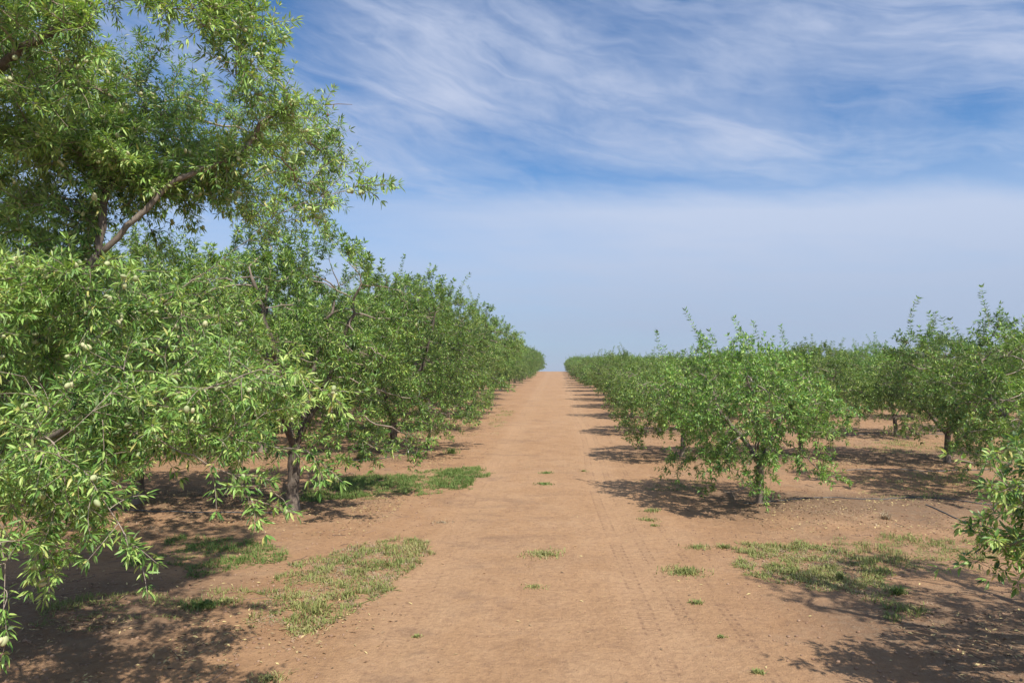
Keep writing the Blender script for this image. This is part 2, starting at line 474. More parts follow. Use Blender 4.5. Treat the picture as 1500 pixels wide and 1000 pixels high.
class Tree:
    """skeleton grown towards points spread through the crown"""

    def __init__(self, seed):
        self.r = np.random.default_rng(seed)
        self.P = []; self.par = []

    def node(self, p, par):
        self.P.append(np.asarray(p, float)); self.par.append(par)
        return len(self.P) - 1

    def chain(self, pts, par, step=0.11, wob=0.02):
        """lay a limb through the points; returns the index of its last node"""
        pts = [np.asarray(p, float) for p in pts]
        if par is not None: pts = [self.P[par]] + pts
        else:
            par = self.node(pts[0], -1)
        for a, b in zip(pts[:-1], pts[1:]):
            n = max(1, int(round(np.linalg.norm(b - a) / step)))
            for i in range(1, n + 1):
                q = a + (b - a) * i / n + self.r.normal(0, wob, 3) * (i < n)
                par = self.node(q, par)
        return par

    def nearest(self, p):
        A = np.array(self.P)
        return int(np.argmin(((A - np.asarray(p)) ** 2).sum(1) + (A[:, 2] > p[2]) * 0.3))

    def colonise(self, att, step=0.12, kill=0.2, reach=1.6, iters=70, bias=(0, 0, 0.05)):
        att = np.array(att)
        P = np.array(self.P)
        d2 = ((att[:, None, :] - P[None, :, :]) ** 2).sum(2)
        near = d2.argmin(1); nd = np.sqrt(d2.min(1))
        cnt = {}
        for it in range(iters):
            live = nd < reach
            if not live.any():
                reach *= 1.5
                if reach > 8: break
                continue
            D = unit(att[live] - P[near[live]])
            ids, inv = np.unique(near[live], return_inverse=True)
            S = np.zeros((len(ids), 3))
            np.add.at(S, inv, D)
            S = unit(unit(S) + self.r.normal(0, 0.16, S.shape) + np.array(bias))
            new = []; npar = []
            for j, i in enumerate(ids):
                cnt[i] = cnt.get(i, 0) + 1
                if cnt[i] > 3: continue
                new.append(P[i] + S[j] * step); npar.append(i)
            if not new: break
            base = len(P)
            new = np.array(new)
            P = np.vstack([P, new])
            self.par += [int(q) for q in npar]
            d = np.sqrt(((att[:, None, :] - new[None, :, :]) ** 2).sum(2))
            m = d.min(1); am = d.argmin(1)
            upd = m < nd
            near = np.where(upd, base + am, near); nd = np.where(upd, m, nd)
            keep = nd > kill
            att = att[keep]; near = near[keep]; nd = nd[keep]
            if len(att) == 0: break
        self.P = list(P)

    def finish(self, base_r, tip=0.0022, power=2.35):
        P = np.array(self.P); par = np.array(self.par)
        n = len(P)
        kids = [[] for _ in range(n)]
        for i in range(n):
            if par[i] >= 0: kids[par[i]].append(i)
        order = []
        st = [0]
        while st:
            i = st.pop(); order.append(i); st += kids[i]
        a = np.zeros(n)
        for i in reversed(order):
            a[i] = max(sum(a[k_] for k_ in kids[i]), tip ** power) + 0.012 * tip ** power
        R = a ** (1 / power)
        R = tip + (R - tip) * (base_r - tip) / max(R[0] - tip, 1e-6)
        self.A, self.parr, self.kids, self.R = P, par, kids, R
        # flare at the foot
        for i in range(n):
            if P[i, 2] < 0.30 and R[i] > base_r * 0.55:
                R[i] *= 1 + 0.35 * (1 - max(P[i, 2], 0) / 0.30) ** 2
        return self

    def wood(self, extra=()):
        """tapering tubes along every branch; returns verts, faces, radius per vertex"""
        P, R, kids = self.A, self.R, self.kids
        V = []; Fq = []; rr = []; nv = 0
        chains = []
        st = [(0, None)]
        while st:
            i, pr = st.pop()
            ch = [] if pr is None else [pr]
            rad = [] if pr is None else [R[i]]
            j = i
            while True:
                ch.append(j); rad.append(R[j])
                ks = kids[j]
                if not ks: break
                b = max(ks, key=lambda q: R[q])
                for q in ks:
                    if q != b: st.append((q, j))
                j = b
            if len(ch) > 1: chains.append((P[ch], np.array(rad)))
        chains += list(extra)
        for pts, rad in chains:
            m = len(pts)
            if m < 2: continue
            mx = rad.max()
            s = 9 if mx > 0.05 else 6 if mx > 0.018 else 4 if mx > 0.006 else 3
            T = unit(np.gradient(pts, axis=0))
            ref = np.array([0.31, 0.17, 0.93]) if abs(T[0, 2]) < 0.85 else np.array([1.0, 0.13, 0.05])
            B = unit(np.cross(T, ref)); C = np.cross(T, B)
            ang = np.arange(s) * 2 * math.pi / s
            wob = 1.0
            if s == 9:
                wob = 1 + 0.09 * np.sin(ang * 3 + 1.3)[None, :, None] + 0.05 * self.r.normal(0, 1, (m, s, 1))
            ring = (np.cos(ang)[None, :, None] * B[:, None, :] + np.sin(ang)[None, :, None] * C[:, None, :]) * rad[:, None, None] * wob + pts[:, None, :]
            V.append(ring.reshape(-1, 3)); rr.append(np.repeat(rad, s))
            i0 = nv + (np.arange(m - 1) * s)[:, None] + np.arange(s)[None, :]
            i1 = nv + (np.arange(m - 1) * s)[:, None] + ((np.arange(s) + 1) % s)[None, :]
            Fq.append(np.stack([i0, i1, i1 + s, i0 + s], 2).reshape(-1, 4))
            nv += m * s
        return np.vstack(V), np.vstack(Fq), np.concatenate(rr)

    def twigs(self, per=1.0, rmax=0.010, length=(0.14, 0.36), up=0.12, sprouts=0, top=None):
        """thin shoots off the fine branches: list of polylines"""
        P, R, par, kids, r = self.A, self.R, self.parr, self.kids, self.r
        out = []
        idx = [i for i in range(1, len(P)) if R[i] < rmax and P[i, 2] > 0.35]
        cen = P[idx].mean(0)
        for i in idx:
            tipn = not kids[i]
            k_ = (2 if tipn else 0) + r.poisson(per)
            d0 = unit(P[i] - P[par[i]])
            for j in range(k_):
                side = unit(r.normal(0, 1, 3))
                outw = unit(P[i] - cen)
                d = unit(d0 * (0.9 if tipn else 0.35) + side * 0.75 + outw * 0.35 + np.array([0, 0, up + (0.25 if outw[2] > 0.5 else 0)]))
                L = r.uniform(*length)
                n = 5
                q = P[i].copy(); pts = [q]
                bend = r.normal(0, 0.10, 3) + np.array([0, 0, -0.07 if outw[2] < 0.4 else 0.05])
                for s in range(n):
                    d = unit(d + bend)
                    q = q + d * L / n; pts.append(q)
                out.append(np.array(pts))
        if sprouts:
            zs = P[:, 2]
            hi = [i for i in idx if P[i, 2] > np.quantile(P[idx][:, 2], 0.80)]
            for i in r.choice(hi, sprouts):
                L = r.uniform(0.35, 0.85)
                d = unit(np.array([r.normal(0, 0.28), r.normal(0, 0.28), 1.0]))
                q = P[i].copy(); pts = [q]
                for s in range(9):
                    d = unit(d + r.normal(0, 0.07, 3))
                    q = q + d * L / 9; pts.append(q)
                out.append(np.array(pts))
        return out


def leaf_sites(twigs, r, gap=0.05, per=5, droop=0.25, bare=0.12):
    """tufts of leaves along the shoots: base point, direction"""
    B = []; D = []; F = []
    for t in twigs:
        seg = np.linalg.norm(np.diff(t, axis=0), axis=1); L = seg.sum()
        cum = np.concatenate([[0], np.cumsum(seg)])
        n = max(1, int(L * (1 - bare) / gap))
        for j in range(n + 1):
            s = L * bare + (L * (1 - bare)) * j / max(n, 1)
            s = min(s + r.normal(0, gap * 0.2), L)
            i = min(np.searchsorted(cum, max(s, 1e-6)) - 1, len(seg) - 1)
            f = (s - cum[i]) / seg[i]
            p = t[i] * (1 - f) + t[i + 1] * f
            td = (t[i + 1] - t[i]) / seg[i]
            m = per if j < n else per + 2
            m = max(2, m + r.integers(-2, 2))
            fwd = 0.45 if j < n else 1.0
            a = unit(np.cross(td, r.normal(0, 1, 3)))
            b = np.cross(td, a)
            an = r.uniform(0, 6.28) + np.arange(m) * 2.4
            dd = (np.cos(an)[:, None] * a + np.sin(an)[:, None] * b) * r.uniform(0.6, 1.0, (m, 1)) + td * (fwd + r.normal(0, 0.25, (m, 1)))
            B.append(np.repeat(p[None], m, 0) + dd * 0.006)
            D.append(dd)
            F.append(p)
    B = np.vstack(B); D = unit(np.vstack(D))
    D = unit(D + np.array([0, 0, -droop]) * r.uniform(0.3, 1.6, (len(D), 1)))
    return B, D, np.array(F)


def leaf_mesh(B, D, r, length=(0.055, 0.095), ratio=0.27, fancy=False, young=0.1):
    n = len(B)
    L = r.uniform(length[0], length[1], n)[:, None]
    L = L * np.where(r.random((n, 1)) < 0.3, r.uniform(0.45, 0.8, (n, 1)), 1.0)
    W = L * ratio * r.uniform(0.8, 1.2, (n, 1)) * 0.5
    up = np.array([0.1, -0.15, 1.0]) + r.normal(0, 0.45, (n, 3))
    S = unit(np.cross(D, up)); N = np.cross(S, D)
    N *= np.sign(N[:, 2:3] + 1e-9)
    v = np.clip(r.beta(1.5, 1.6, n) * 0.86 + 0.02 + 0.5 * (vnoise(B[:, 0] * 2.3 + B[:, 2], B[:, 1] * 2.3 - B[:, 2] * 1.7, 71) - 0.5), 0, 1)
    yg = r.random(n) < young
    v[yg] = r.uniform(0.85, 1.0, yg.sum())
    if not fancy:
        fold = 0.28
        a = B; t = B + D * L - N * L * 0.10
        m1 = B + D * L * 0.48 + S * W + N * W * fold; m2 = B + D * L * 0.48 - S * W + N * W * fold
        V = np.stack([a, m1, t, m2], 1).reshape(-1, 3)
        i = np.arange(n)[:, None] * 4
        Fc = np.hstack([i, i + 1, i + 2, i, i + 2, i + 3]).reshape(-1, 3)
        return V, Fc, np.repeat(v, 4)
    curl = r.uniform(0.04, 0.30, (n, 1)) * L
    fold = 0.35
    tw = r.normal(0, 0.25, (n, 1))
    S2 = unit(S + N * tw)
    def c_(t): return B + D * L * t - N * curl * t * t
    V = np.stack([
        c_(0.0), c_(0.10),
        c_(0.36) + S * W * 0.92 + N * W * fold, c_(0.36), c_(0.36) - S * W * 0.92 + N * W * fold,
        c_(0.68) + S2 * W * 0.78 + N * W * fold, c_(0.68), c_(0.68) - S2 * W * 0.78 + N * W * fold,
        c_(1.0)], 1).reshape(-1, 3)
    i = np.arange(n)[:, None] * 9
    tri = [(1, 2, 3), (1, 3, 4), (3, 2, 5), (3, 5, 6), (4, 3, 6), (4, 6, 7), (6, 5, 8), (7, 6, 8), (0, 1, 3)]
    Fc = np.hstack([i + q for t in tri for q in t]).reshape(-1, 3)
    return V, Fc, np.repeat(v, 9)


def sphere(nu, nv_, sx, sy, sz):
    V = [(0, 0, -sz)]
    for j in range(1, nv_):
        ph = math.pi * j / nv_ - math.pi / 2
        for i in range(nu):
            th = 2 * math.pi * i / nu
            V.append((sx * math.cos(ph) * math.cos(th), sy * math.cos(ph) * math.sin(th), sz * math.sin(ph) * (1.0 if ph < 0 else 1.18)))
    V.append((0, 0, sz * 1.18))
    Fc = []
    for i in range(nu):
        Fc.append((0, 1 + (i + 1) % nu, 1 + i))
        for j in range(nv_ - 2):
            a = 1 + j * nu + i; b = 1 + j * nu + (i + 1) % nu
            Fc.append((a, b, b + nu)); Fc.append((a, b + nu, a + nu))
        a = 1 + (nv_ - 2) * nu
        Fc.append((a + i, a + (i + 1) % nu, len(V) - 1))
    return np.array(V), np.array(Fc)


def fruit_mesh(sites, r, nu=5, nv_=4, k=1.0):
    SV, SF = sphere(nu, nv_, 0.0140 * k, 0.0115 * k, 0.0175 * k)
    n = len(sites)
    A = unit(r.normal(0, 1, (n, 3)) + np.array([0, 0, -0.6]))
    B = unit(np.cross(A, r.normal(0, 1, (n, 3)))); C = np.cross(A, B)
    sc = r.uniform(0.85, 1.25, (n, 1, 1))
    V = (B[:, None, :] * SV[None, :, 0:1] + C[:, None, :] * SV[None, :, 1:2] + A[:, None, :] * SV[None, :, 2:3]) * sc + sites[:, None, :] + A[:, None, :] * 0.015
    Fc = SF[None] + (np.arange(n) * len(SV))[:, None, None]
    return V.reshape(-1, 3), Fc.reshape(-1, 3), np.repeat(r.uniform(0, 1, n), len(SV))


def in_ellipsoids(r, ells, n, hollow=0.35, lumps=1.6, seed=0):
    """points in a union of ellipsoids, thinned by noise so the crown has bays and lumps"""
    out = []
    vol = np.array([e[3] * e[4] * e[5] * (e[6] if len(e) > 6 else 1) for e in ells]); vol = vol / vol.sum()
    while len(out) < n:
        e = ells[r.choice(len(ells), p=vol)]
        d = unit(r.normal(0, 1, 3)) * r.random() ** (1 / 3)
        if np.linalg.norm(d) < hollow and r.random() < 0.7: continue
        p = np.array(e[:3]) + d * np.array(e[3:6])
        q = vnoise(p[0] * lumps + p[2] * 1.3, p[1] * lumps - p[2] * 0.9, 50 + seed)
        if q < 0.38: continue
        out.append(p)
    return np.array(out)


def build_tree(name, seed, ells, natt, fork, scaffolds, base_r, leafargs, twigargs, siteargs, fruit=0, step=0.13, kill=0.22, limbs=(), fancy=False, mat=None, lean=(0.0, 0.0), extra=None, near_fruit=None, origin=(0, 0), power=2.35, boost=()):
    t = Tree(seed)
    top = t.chain([(0, 0, -0.12), (lean[0] * 0.4, lean[1] * 0.4, fork * 0.5), (lean[0], lean[1], fork)], None, 0.10, 0.006)
    rr = t.r
    for pts in scaffolds:
        t.chain(pts, top, 0.12, 0.015)
    for pts in limbs:
        t.chain(pts, t.nearest(pts[0]), 0.10, 0.012)
    att = in_ellipsoids(rr, ells, natt, seed=seed)
    t.colonise(att, step=step, kill=kill)
    t.finish(base_r, power=power)
    tw = t.twigs(**twigargs)
    for bc, br, bn in boost:
        full = t.A, t.R, t.parr, t.kids
        sel = [i for i in range(1, len(t.A)) if np.linalg.norm(t.A[i] - np.array(bc)) < br and t.R[i] < 0.02]
        if sel:
            for i in rr.choice(sel, bn):
                d = unit(rr.normal(0, 1, 3) + unit(t.A[i] - np.array(bc)) * 0.6 + np.array([0, 0, 0.25]))
                q = t.A[i].copy(); pts = [q]
                L = rr.uniform(0.10, 0.24)
                for s_ in range(4):
                    d = unit(d + rr.normal(0, 0.1, 3)); q = q + d * L / 4; pts.append(q)
                tw.append(np.array(pts))
    if extra: tw += [np.array(e) for e in extra]
    root = bpy.data.objects.new(name, None)
    COL.objects.link(root)
    root.empty_display_size = 0.3
    wv, wf, wr = t.wood([(q, np.linspace(0.0028, 0.0013, len(q))) for q in tw])
    mesh_obj('trunk', wv, wf, 4, BARK, root, wr, smooth=True)
    B, D, F = leaf_sites(tw, rr, **siteargs)
    lv, lf, la = leaf_mesh(B, D, rr, fancy=fancy, **leafargs)
    mesh_obj('crown', lv, lf, 3, mat or LEAF, root, la)
    print(name, seed, 'nodes', len(t.A), 'twigs', len(tw), 'leaves', len(B))
    if fruit:
        base_ = F[rr.choice(len(F), fruit)]
        pick = base_ + rr.normal(0, 0.010, (fruit, 3)) + unit(base_ - F.mean(0)) * 0.03
        pick[::3] = pick[(np.arange(len(pick[::3])) * 3 + 1) % fruit] + rr.normal(0, 0.022, (len(pick[::3]), 3))
        if near_fruit:
            # the ones that show largest are objects of their own
            wp = pick + np.array([origin[0], origin[1], 0]) - np.array([0, 0, CAM_H])
            infr = (wp[:, 1] > 0.5) & (np.abs(wp[:, 0] + 0.065 * wp[:, 1]) < 0.75 * wp[:, 1])
            dd = np.linalg.norm(wp, axis=1) + (~infr) * 50
            o_ = np.argsort(dd)
            sel = pick[o_[:near_fruit]]; rest = pick[o_[near_fruit:]]
            fv, ff, fa = fruit_mesh(np.zeros((1, 3)), np.random.default_rng(5), 10, 8, 1.0)
            protos = []
            for s in range(4):
                q = fruit_mesh(np.zeros((1, 3)), np.random.default_rng(5 + s), 10, 8, 1.0)
                protos.append(q)
            first = []
            for s in range(len(sel)):
                if s < 4:
                    o = mesh_obj('almond', protos[s][0], protos[s][1], 3, FRUIT, root, protos[s][2], smooth=True)
                    first.append(o)
                else:
                    o = first[s % 4].copy(); COL.objects.link(o); o.parent = root
                o.location = sel[s]
                o.rotation_euler = (rr.uniform(-.5, .5), rr.uniform(-.5, .5), rr.uniform(0, 6.28))
            pick = rest
        if len(pick):
            fv, ff, fa = fruit_mesh(pick, rr, 6, 5) if fancy else fruit_mesh(pick, rr)
            fo = mesh_obj('almond', fv, ff, 3, FRUIT, root, fa, smooth=True)
            fo['kind'] = 'stuff'
    return root


def copy_tree(src, loc, rz, sc):
    r_ = src.copy(); COL.objects.link(r_)
    for ch in src.children:
        c_ = ch.copy(); COL.objects.link(c_); c_.parent = r_
    r_.location = loc; r_.rotation_euler = (0, 0, rz); r_.scale = (sc, sc, sc * random.uniform(0.96, 1.05))
    return r_


random.seed(7)
np.random.seed(7)

# ---- the big tree at the left edge, close to the viewer (coordinates local to its foot)
T0 = (-4.7, 5.1)


def loc0(x, y, z): return (x - T0[0], y - T0[1], z)


def pxw(x, y, Y):
    """a point of the crown seen from the track, at distance Y along the track"""
    f = 1000.0
    pit, yaw = math.atan(43 / f), math.atan(65 / f)
    fw = np.array([-math.sin(yaw) * math.cos(pit), math.cos(yaw) * math.cos(pit), math.sin(pit)])
    rt = np.array([math.cos(yaw), math.sin(yaw), 0]); u_ = np.cross(rt, fw)
    d = fw + rt * (x - 750) / f + u_ * (500 - y) / f
    p = d * Y / d[1]
    return np.array([p[0], p[1], p[2] + CAM_H])


def L0(x, y, Y):
    p = pxw(x, y, Y); return (p[0] - T0[0], p[1] - T0[1], p[2])


ells0 = [
    # upper crown
    (*loc0(-3.95, 5.1, 4.55), 1.75, 1.8, 1.15), (*loc0(-2.75, 5.0, 4.5), 0.75, 1.0, 0.95, 1.7), (*loc0(-3.2, 5.0, 5.35), 1.25, 1.0, 0.6, 1.6),
    (*loc0(-2.95, 6.3, 4.3), 0.95, 1.0, 0.8), (*loc0(-3.2, 4.6, 4.45), 1.2, 1.0, 0.85, 1.5),
    # middle, leaning left
    (*loc0(-4.5, 5.5, 3.1), 1.3, 1.1, 0.8), (*loc0(-3.85, 4.75, 3.1), 0.62, 0.6, 0.55, 1.3),
    # low skirt reaching towards the track
    (*loc0(-3.6, 4.6, 2.2), 1.5, 1.25, 0.60), (*loc0(-2.35, 4.15, 2.12), 0.62, 0.75, 0.34, 1.5),
    (*loc0(-2.95, 3.75, 1.75), 0.6, 0.6, 0.42, 1.3), (*loc0(-3.6, 4.2, 1.65), 0.75, 0.7, 0.45), (*loc0(-3.35, 3.9, 1.38), 0.72, 0.55, 0.36, 1.6), (*loc0(-4.4, 5.6, 2.3), 1.5, 1.5, 1.0),
    (*loc0(-2.7, 4.8, 2.6), 0.55, 0.8, 0.30),
]
scaf0 = [
    [loc0(-4.3, 4.95, 1.3), loc0(-3.75, 4.8, 2.3), L0(145, 378, 4.6)],
    [loc0(-4.9, 4.7, 1.4), loc0(-4.6, 4.2, 2.6), L0(-60, 150, 4.0), L0(60, 62, 4.0), L0(118, 8, 4.0), L0(190, -90, 4.2)],
    [loc0(-4.7, 5.5, 1.4), loc0(-4.5, 5.9, 2.6), loc0(-4.2, 6.0, 3.8), loc0(-3.8, 6.0, 4.8)],
    [loc0(-4.3, 4.7, 1.15), loc0(-3.6, 4.3, 1.7), loc0(-2.9, 4.1, 2.0)],
]
limbs0 = [
    [L0(145, 378, 4.6), L0(185, 335, 4.6), L0(245, 276, 4.7), L0(350, 229, 4.8)],
    [L0(145, 378, 4.6), L0(150, 320, 4.6), L0(155, 250, 4.7), L0(170, 150, 4.9)],
    [loc0(-3.75, 4.8, 2.3), L0(250, 440, 4.5), L0(345, 368, 4.45), L0(400, 322, 4.4), L0(470, 292, 4.4), L0(520, 278, 4.4)],
    [L0(350, 229, 4.8), L0(395, 175, 4.9), L0(425, 158, 4.9)],
    [L0(-20, 418, 3.9), L0(60, 408, 3.9), L0(130, 396, 3.9), L0(190, 400, 3.8)],
    [loc0(-2.9, 4.1, 2.0), L0(340, 562, 3.9), L0(400, 548, 3.85), L0(440, 552, 3.8), L0(470, 575, 3.8)],
    [loc0(-2.9, 4.1, 2.0), L0(285, 672, 3.8), L0(340, 700, 3.8), L0(368, 735, 3.8)],
    [loc0(-2.9, 4.1, 2.0), L0(380, 655, 3.9), L0(450, 665, 3.9)],
    [loc0(-3.6, 4.3, 1.7), L0(60, 640, 3.4), L0(140, 720, 3.3), L0(190, 800, 3.3)],
    [loc0(-3.6, 4.3, 1.7), L0(-40, 700, 3.2), L0(0, 800, 3.1), L0(5, 900, 3.1)],
]
extra0 = [
    [L0(425, 158, 4.9), L0(450, 157, 4.9), L0(475, 158, 4.9)],
    [L0(476, 157, 4.9), L0(482, 144, 4.9), L0(488, 134, 4.9)],
    [L0(375, 45, 4.9), L0(400, 45, 4.9), L0(425, 38, 4.9)],
    [L0(395, 722, 3.8), L0(415, 736, 3.8), L0(424, 752, 3.8)],
    [L0(150, 620, 3.3), L0(152, 660, 3.3), L0(149, 700, 3.3)],
    [L0(500, 285, 4.4), L0(525, 283, 4.4), L0(545, 287, 4.4)],
    [L0(450, 275, 4.4), L0(470, 250, 4.4), L0(490, 238, 4.4), L0(515, 240, 4.4)],
    [L0(400, 320, 4.4), L0(420, 288, 4.4), L0(440, 262, 4.4), L0(432, 245, 4.4)],
    [L0(440, 305, 4.4), L0(460, 330, 4.4), L0(470, 345, 4.4)],
    [L0(470, 292, 4.4), L0(500, 262, 4.4), L0(528, 255, 4.4)],
    [L0(450, 665, 3.9), L0(462, 672, 3.9), L0(468, 690, 3.9)],
]
near_tree = build_tree('almond_tree', 101, ells0, 4600, 0.75, scaf0, 0.098,
                       dict(length=(0.042, 0.077), ratio=0.20, young=0.10),
                       dict(per=2.1, rmax=0.020, length=(0.10, 0.28), sprouts=24),
                       dict(gap=0.045, per=8, droop=0.02), fruit=2600, step=0.12, kill=0.17, power=2.1,
                       limbs=limbs0, fancy=True, mat=LEAF_NEAR, extra=extra0, near_fruit=100, origin=T0,
                       boost=((L0(110, 290, 4.5), 0.62, 420), (L0(250, 270, 4.6), 0.45, 150), (L0(200, 330, 4.5), 0.4, 160), (L0(60, 430, 4.2), 0.55, 240), (L0(330, 120, 4.8), 0.8, 200), (L0(200, 130, 4.8), 0.7, 220), (L0(120, 90, 4.3), 0.8, 160)))
near_tree.location = (T0[0], T0[1], float(gh(*T0)))
tag(near_tree, 'huge near almond tree at the left edge, its leafy limbs reaching over the track', 'tree', 'almond trees along the left of the track')
# a bare spur with last year's dried nut on it
sp = np.array([L0(475, 158, 4.9), L0(495, 156, 4.9), L0(516, 157, 4.9)])
tt = Tree(3)
tt.A = np.array([[0, 0, 0.]]); tt.R = np.array([0.001]); tt.kids = [[]]
hang = np.array([L0(480, 160, 4.9), L0(479, 168, 4.9), L0(480, 176, 4.9)])
wv, wf, wr = tt.wood([(sp, np.array([0.004, 0.0035, 0.002])), (hang, np.array([0.002, 0.0015, 0.0015]))])
tw_ = mesh_obj('bare_twig', wv, wf, 4, BARK, near_tree, wr, smooth=True)
fv, ff, fa = fruit_mesh(np.array([L0(480, 170, 4.9)]), np.random.default_rng(2), 8, 6, 0.8)
dn = mesh_obj('dried_almond', fv, ff, 3, DRYHULL, tw_, fa, smooth=True)
dn['label'] = 'dried brown nut left over on the bare twig'

# ---- the tree at the right edge, close to the viewer
T1 = (5.0, 5.3)
def L1(x, y, Y):
    p = pxw(x, y, Y); return (p[0] - T1[0], p[1] - T1[1], p[2])
def loc1(x, y, z): return (x - T1[0], y - T1[1], z)
ells1 = [
    (*loc1(5.5, 5.6, 2.7), 1.2, 1.3, 1.2, 0.35), (*loc1(4.5, 5.1, 3.5), 0.60, 0.7, 0.55),
    (*loc1(4.3, 5.1, 1.5), 0.9, 0.9, 0.5), (*loc1(3.30, 4.75, 1.08), 0.50, 0.5, 0.34, 5.0), (*loc1(3.35, 4.75, 1.5), 0.36, 0.4, 0.22, 5.0),
]
scaf1 = [[loc1(4.7, 5.1, 1.2), loc1(4.3, 5.0, 2.4), loc1(4.1, 4.9, 3.4)],
         [loc1(5.3, 5.6, 1.4), loc1(5.7, 6.0, 3.0)], [loc1(5.2, 4.9, 1.4), loc1(5.4, 4.6, 2.8)],
         [loc1(4.7, 5.0, 1.1), loc1(4.1, 4.8, 1.45), L1(1500, 745, 4.7), L1(1450, 690, 4.6)],
         [loc1(4.6, 5.0, 1.0), L1(1530, 790, 4.7), L1(1470, 810, 4.7), L1(1430, 820, 4.7)]]
right_near = build_tree('almond_tree', 202, ells1, 1250, 0.7, scaf1, 0.10,
                        dict(length=(0.05, 0.088), ratio=0.28, young=0.16),
                        dict(per=1.0, rmax=0.011, length=(0.12, 0.28), sprouts=6),
                        dict(gap=0.055, per=6, droop=0.1), fruit=520, step=0.12, kill=0.19,
                        fancy=True, mat=LEAF_NEAR, near_fruit=60, origin=T1,
                        boost=((loc1(3.3, 4.75, 1.1), 0.62, 120), (loc1(3.35, 4.75, 1.5), 0.42, 70)))
right_near.location = (T1[0], T1[1], float(gh(*T1)))
tag(right_near, 'near almond tree at the right edge, only a low branch with green nuts showing', 'tree', 'almond trees right of the track')


# ---- ordinary trees of the orchard: a few kinds, copied
def orchard_kind(seed, rad, top, skirt, base_r, natt, n_sc, sprouts, fruit, leafargs, siteargs, per, fork=0.7):
    r = np.random.default_rng(seed)
    mid = (top + skirt) / 2; hz = (top - skirt) / 2
    ells = [(0, 0, mid, rad * 0.86, rad * 0.86, hz * 0.88)]
    nl = 9
    for i in range(nl):
        a = i * 2 * math.pi / nl + r.uniform(-.3, .3)
        q = r.uniform(0.55, 0.78) * rad
        zz = skirt + (top - skirt) * r.uniform(0.22, 0.72)
        s = rad * r.uniform(0.26, 0.44)
        ells.append((q * math.cos(a), q * math.sin(a), zz, s, s, s * 0.85, 1.6))
    for i in range(4):
        a = r.uniform(0, 6.28); q = r.uniform(0.1, 0.5) * rad
        s = rad * r.uniform(0.22, 0.34)
        ells.append((q * math.cos(a), q * math.sin(a), top - s * 0.7, s, s, s, 1.6))
    for i in range(5):
        a = r.uniform(0, 6.28); q = r.uniform(0.55, 0.85) * rad
        s = rad * r.uniform(0.16, 0.26)
        ells.append((q * math.cos(a), q * math.sin(a), skirt + s * 0.2, s, s, s, 1.6))
    sc = []
    a0 = r.uniform(0, 6.28)
    for i in range(n_sc):
        a = a0 + i * 2 * math.pi / n_sc + r.uniform(-.35, .35)
        k_ = r.uniform(0.8, 1.1)
        sc.append([(0.22 * math.cos(a) * k_, 0.22 * math.sin(a) * k_, fork + 0.3),
                   (0.34 * rad * math.cos(a + .2), 0.34 * rad * math.sin(a + .2), fork + (top - fork) * 0.42),
                   (0.50 * rad * math.cos(a), 0.50 * rad * math.sin(a), fork + (top - fork) * 0.74)])
    return build_tree('almond_tree', seed, ells, natt, fork, sc, base_r, leafargs,
                      dict(per=per, rmax=0.009, length=(0.13, 0.30), sprouts=sprouts), siteargs, fruit=fruit,
                      step=0.13, kill=0.21, lean=(r.normal(0, .05), r.normal(0, .05)))


LA = dict(length=(0.058, 0.10), ratio=0.27)
SA = dict(gap=0.052, per=7, droop=0.0)
big = [orchard_kind(s, 2.3, (4.5, 4.3, 4.15, 4.55)[i], (1.08, 0.8, 0.58, 0.8)[i], 0.092, 1350, 4, 16, 130, LA, SA, 1.35, (0.95, 0.7, 0.75, 0.7)[i]) for i, s in enumerate((11, 12, 13, 14))]
small = [orchard_kind(s, 1.80, (2.42, 2.75, 2.28, 2.80)[i], (0.45, 0.80, 0.60, 0.92)[i], 0.062, 1100, 3, (14, 10, 5, 7)[i], 110, dict(length=(0.052, 0.088), ratio=0.29), SA, 1.6, 0.62) for i, s in enumerate((21, 22, 23, 24))]

used = set()
ORD = ['first', 'second', 'third', 'fourth', 'fifth', 'sixth', 'seventh', 'eighth', 'ninth', 'tenth', 'eleventh', 'twelfth']


def plant(kinds, ki, x, y, rz, sc, label, group):
    src = kinds[ki]
    z = float(gh(x, y))
    if id(src) not in used:
        used.add(id(src)); o = src
        o.location = (x, y, z); o.rotation_euler = (0, 0, rz); o.scale = (sc, sc, sc)
    else:
        o = copy_tree(src, (x, y, z), rz, sc)
    tag(o, label, 'tree', group)
    return o


rnd = random.Random(5)
GR = 'almond trees right of the track'
GL = 'almond trees along the left of the track'
# hand-placed trees nearest the viewer
plant(small, 0, 3.39, 11.77, 0.4, 0.98, 'round low almond tree on the right with its whole dark trunk showing beside the track', GR).scale = (0.98, 0.98, 1.08)
plant(small, 1, 8.35, 12.6, 2.0, 1.10, 'taller almond tree at the right edge, behind the near branch', GR)
plant(small, 2, 3.15, 17.45, 1.1, 1.0, 'second almond tree from the viewer along the right edge of the track', GR)
plant(small, 3, 9.11, 16.68, 3.0, 1.0, 'almond tree with a slim reddish trunk in the gap right of the round one', GR)
plant(big, 0, -4.31, 11.0, 0.3, 1.06, 'large spreading almond tree with a thick forked trunk, behind the near left tree', GL)
plant(big, 1, -7.0, 11.1, 1.3, 1.0, 'almond tree whose pale trunk foot shows at far left beneath the low branches', GL)
plant(big, 2, -4.32, 18.0, 2.2, 1.12, 'almond tree with pale trunk foot beyond the green grass patch, left of the track', GL)
plant(big, 3, -10.6, 11.4, 2.2, 1.04, 'almond tree behind the near left tree, third from the track in its row', GL)
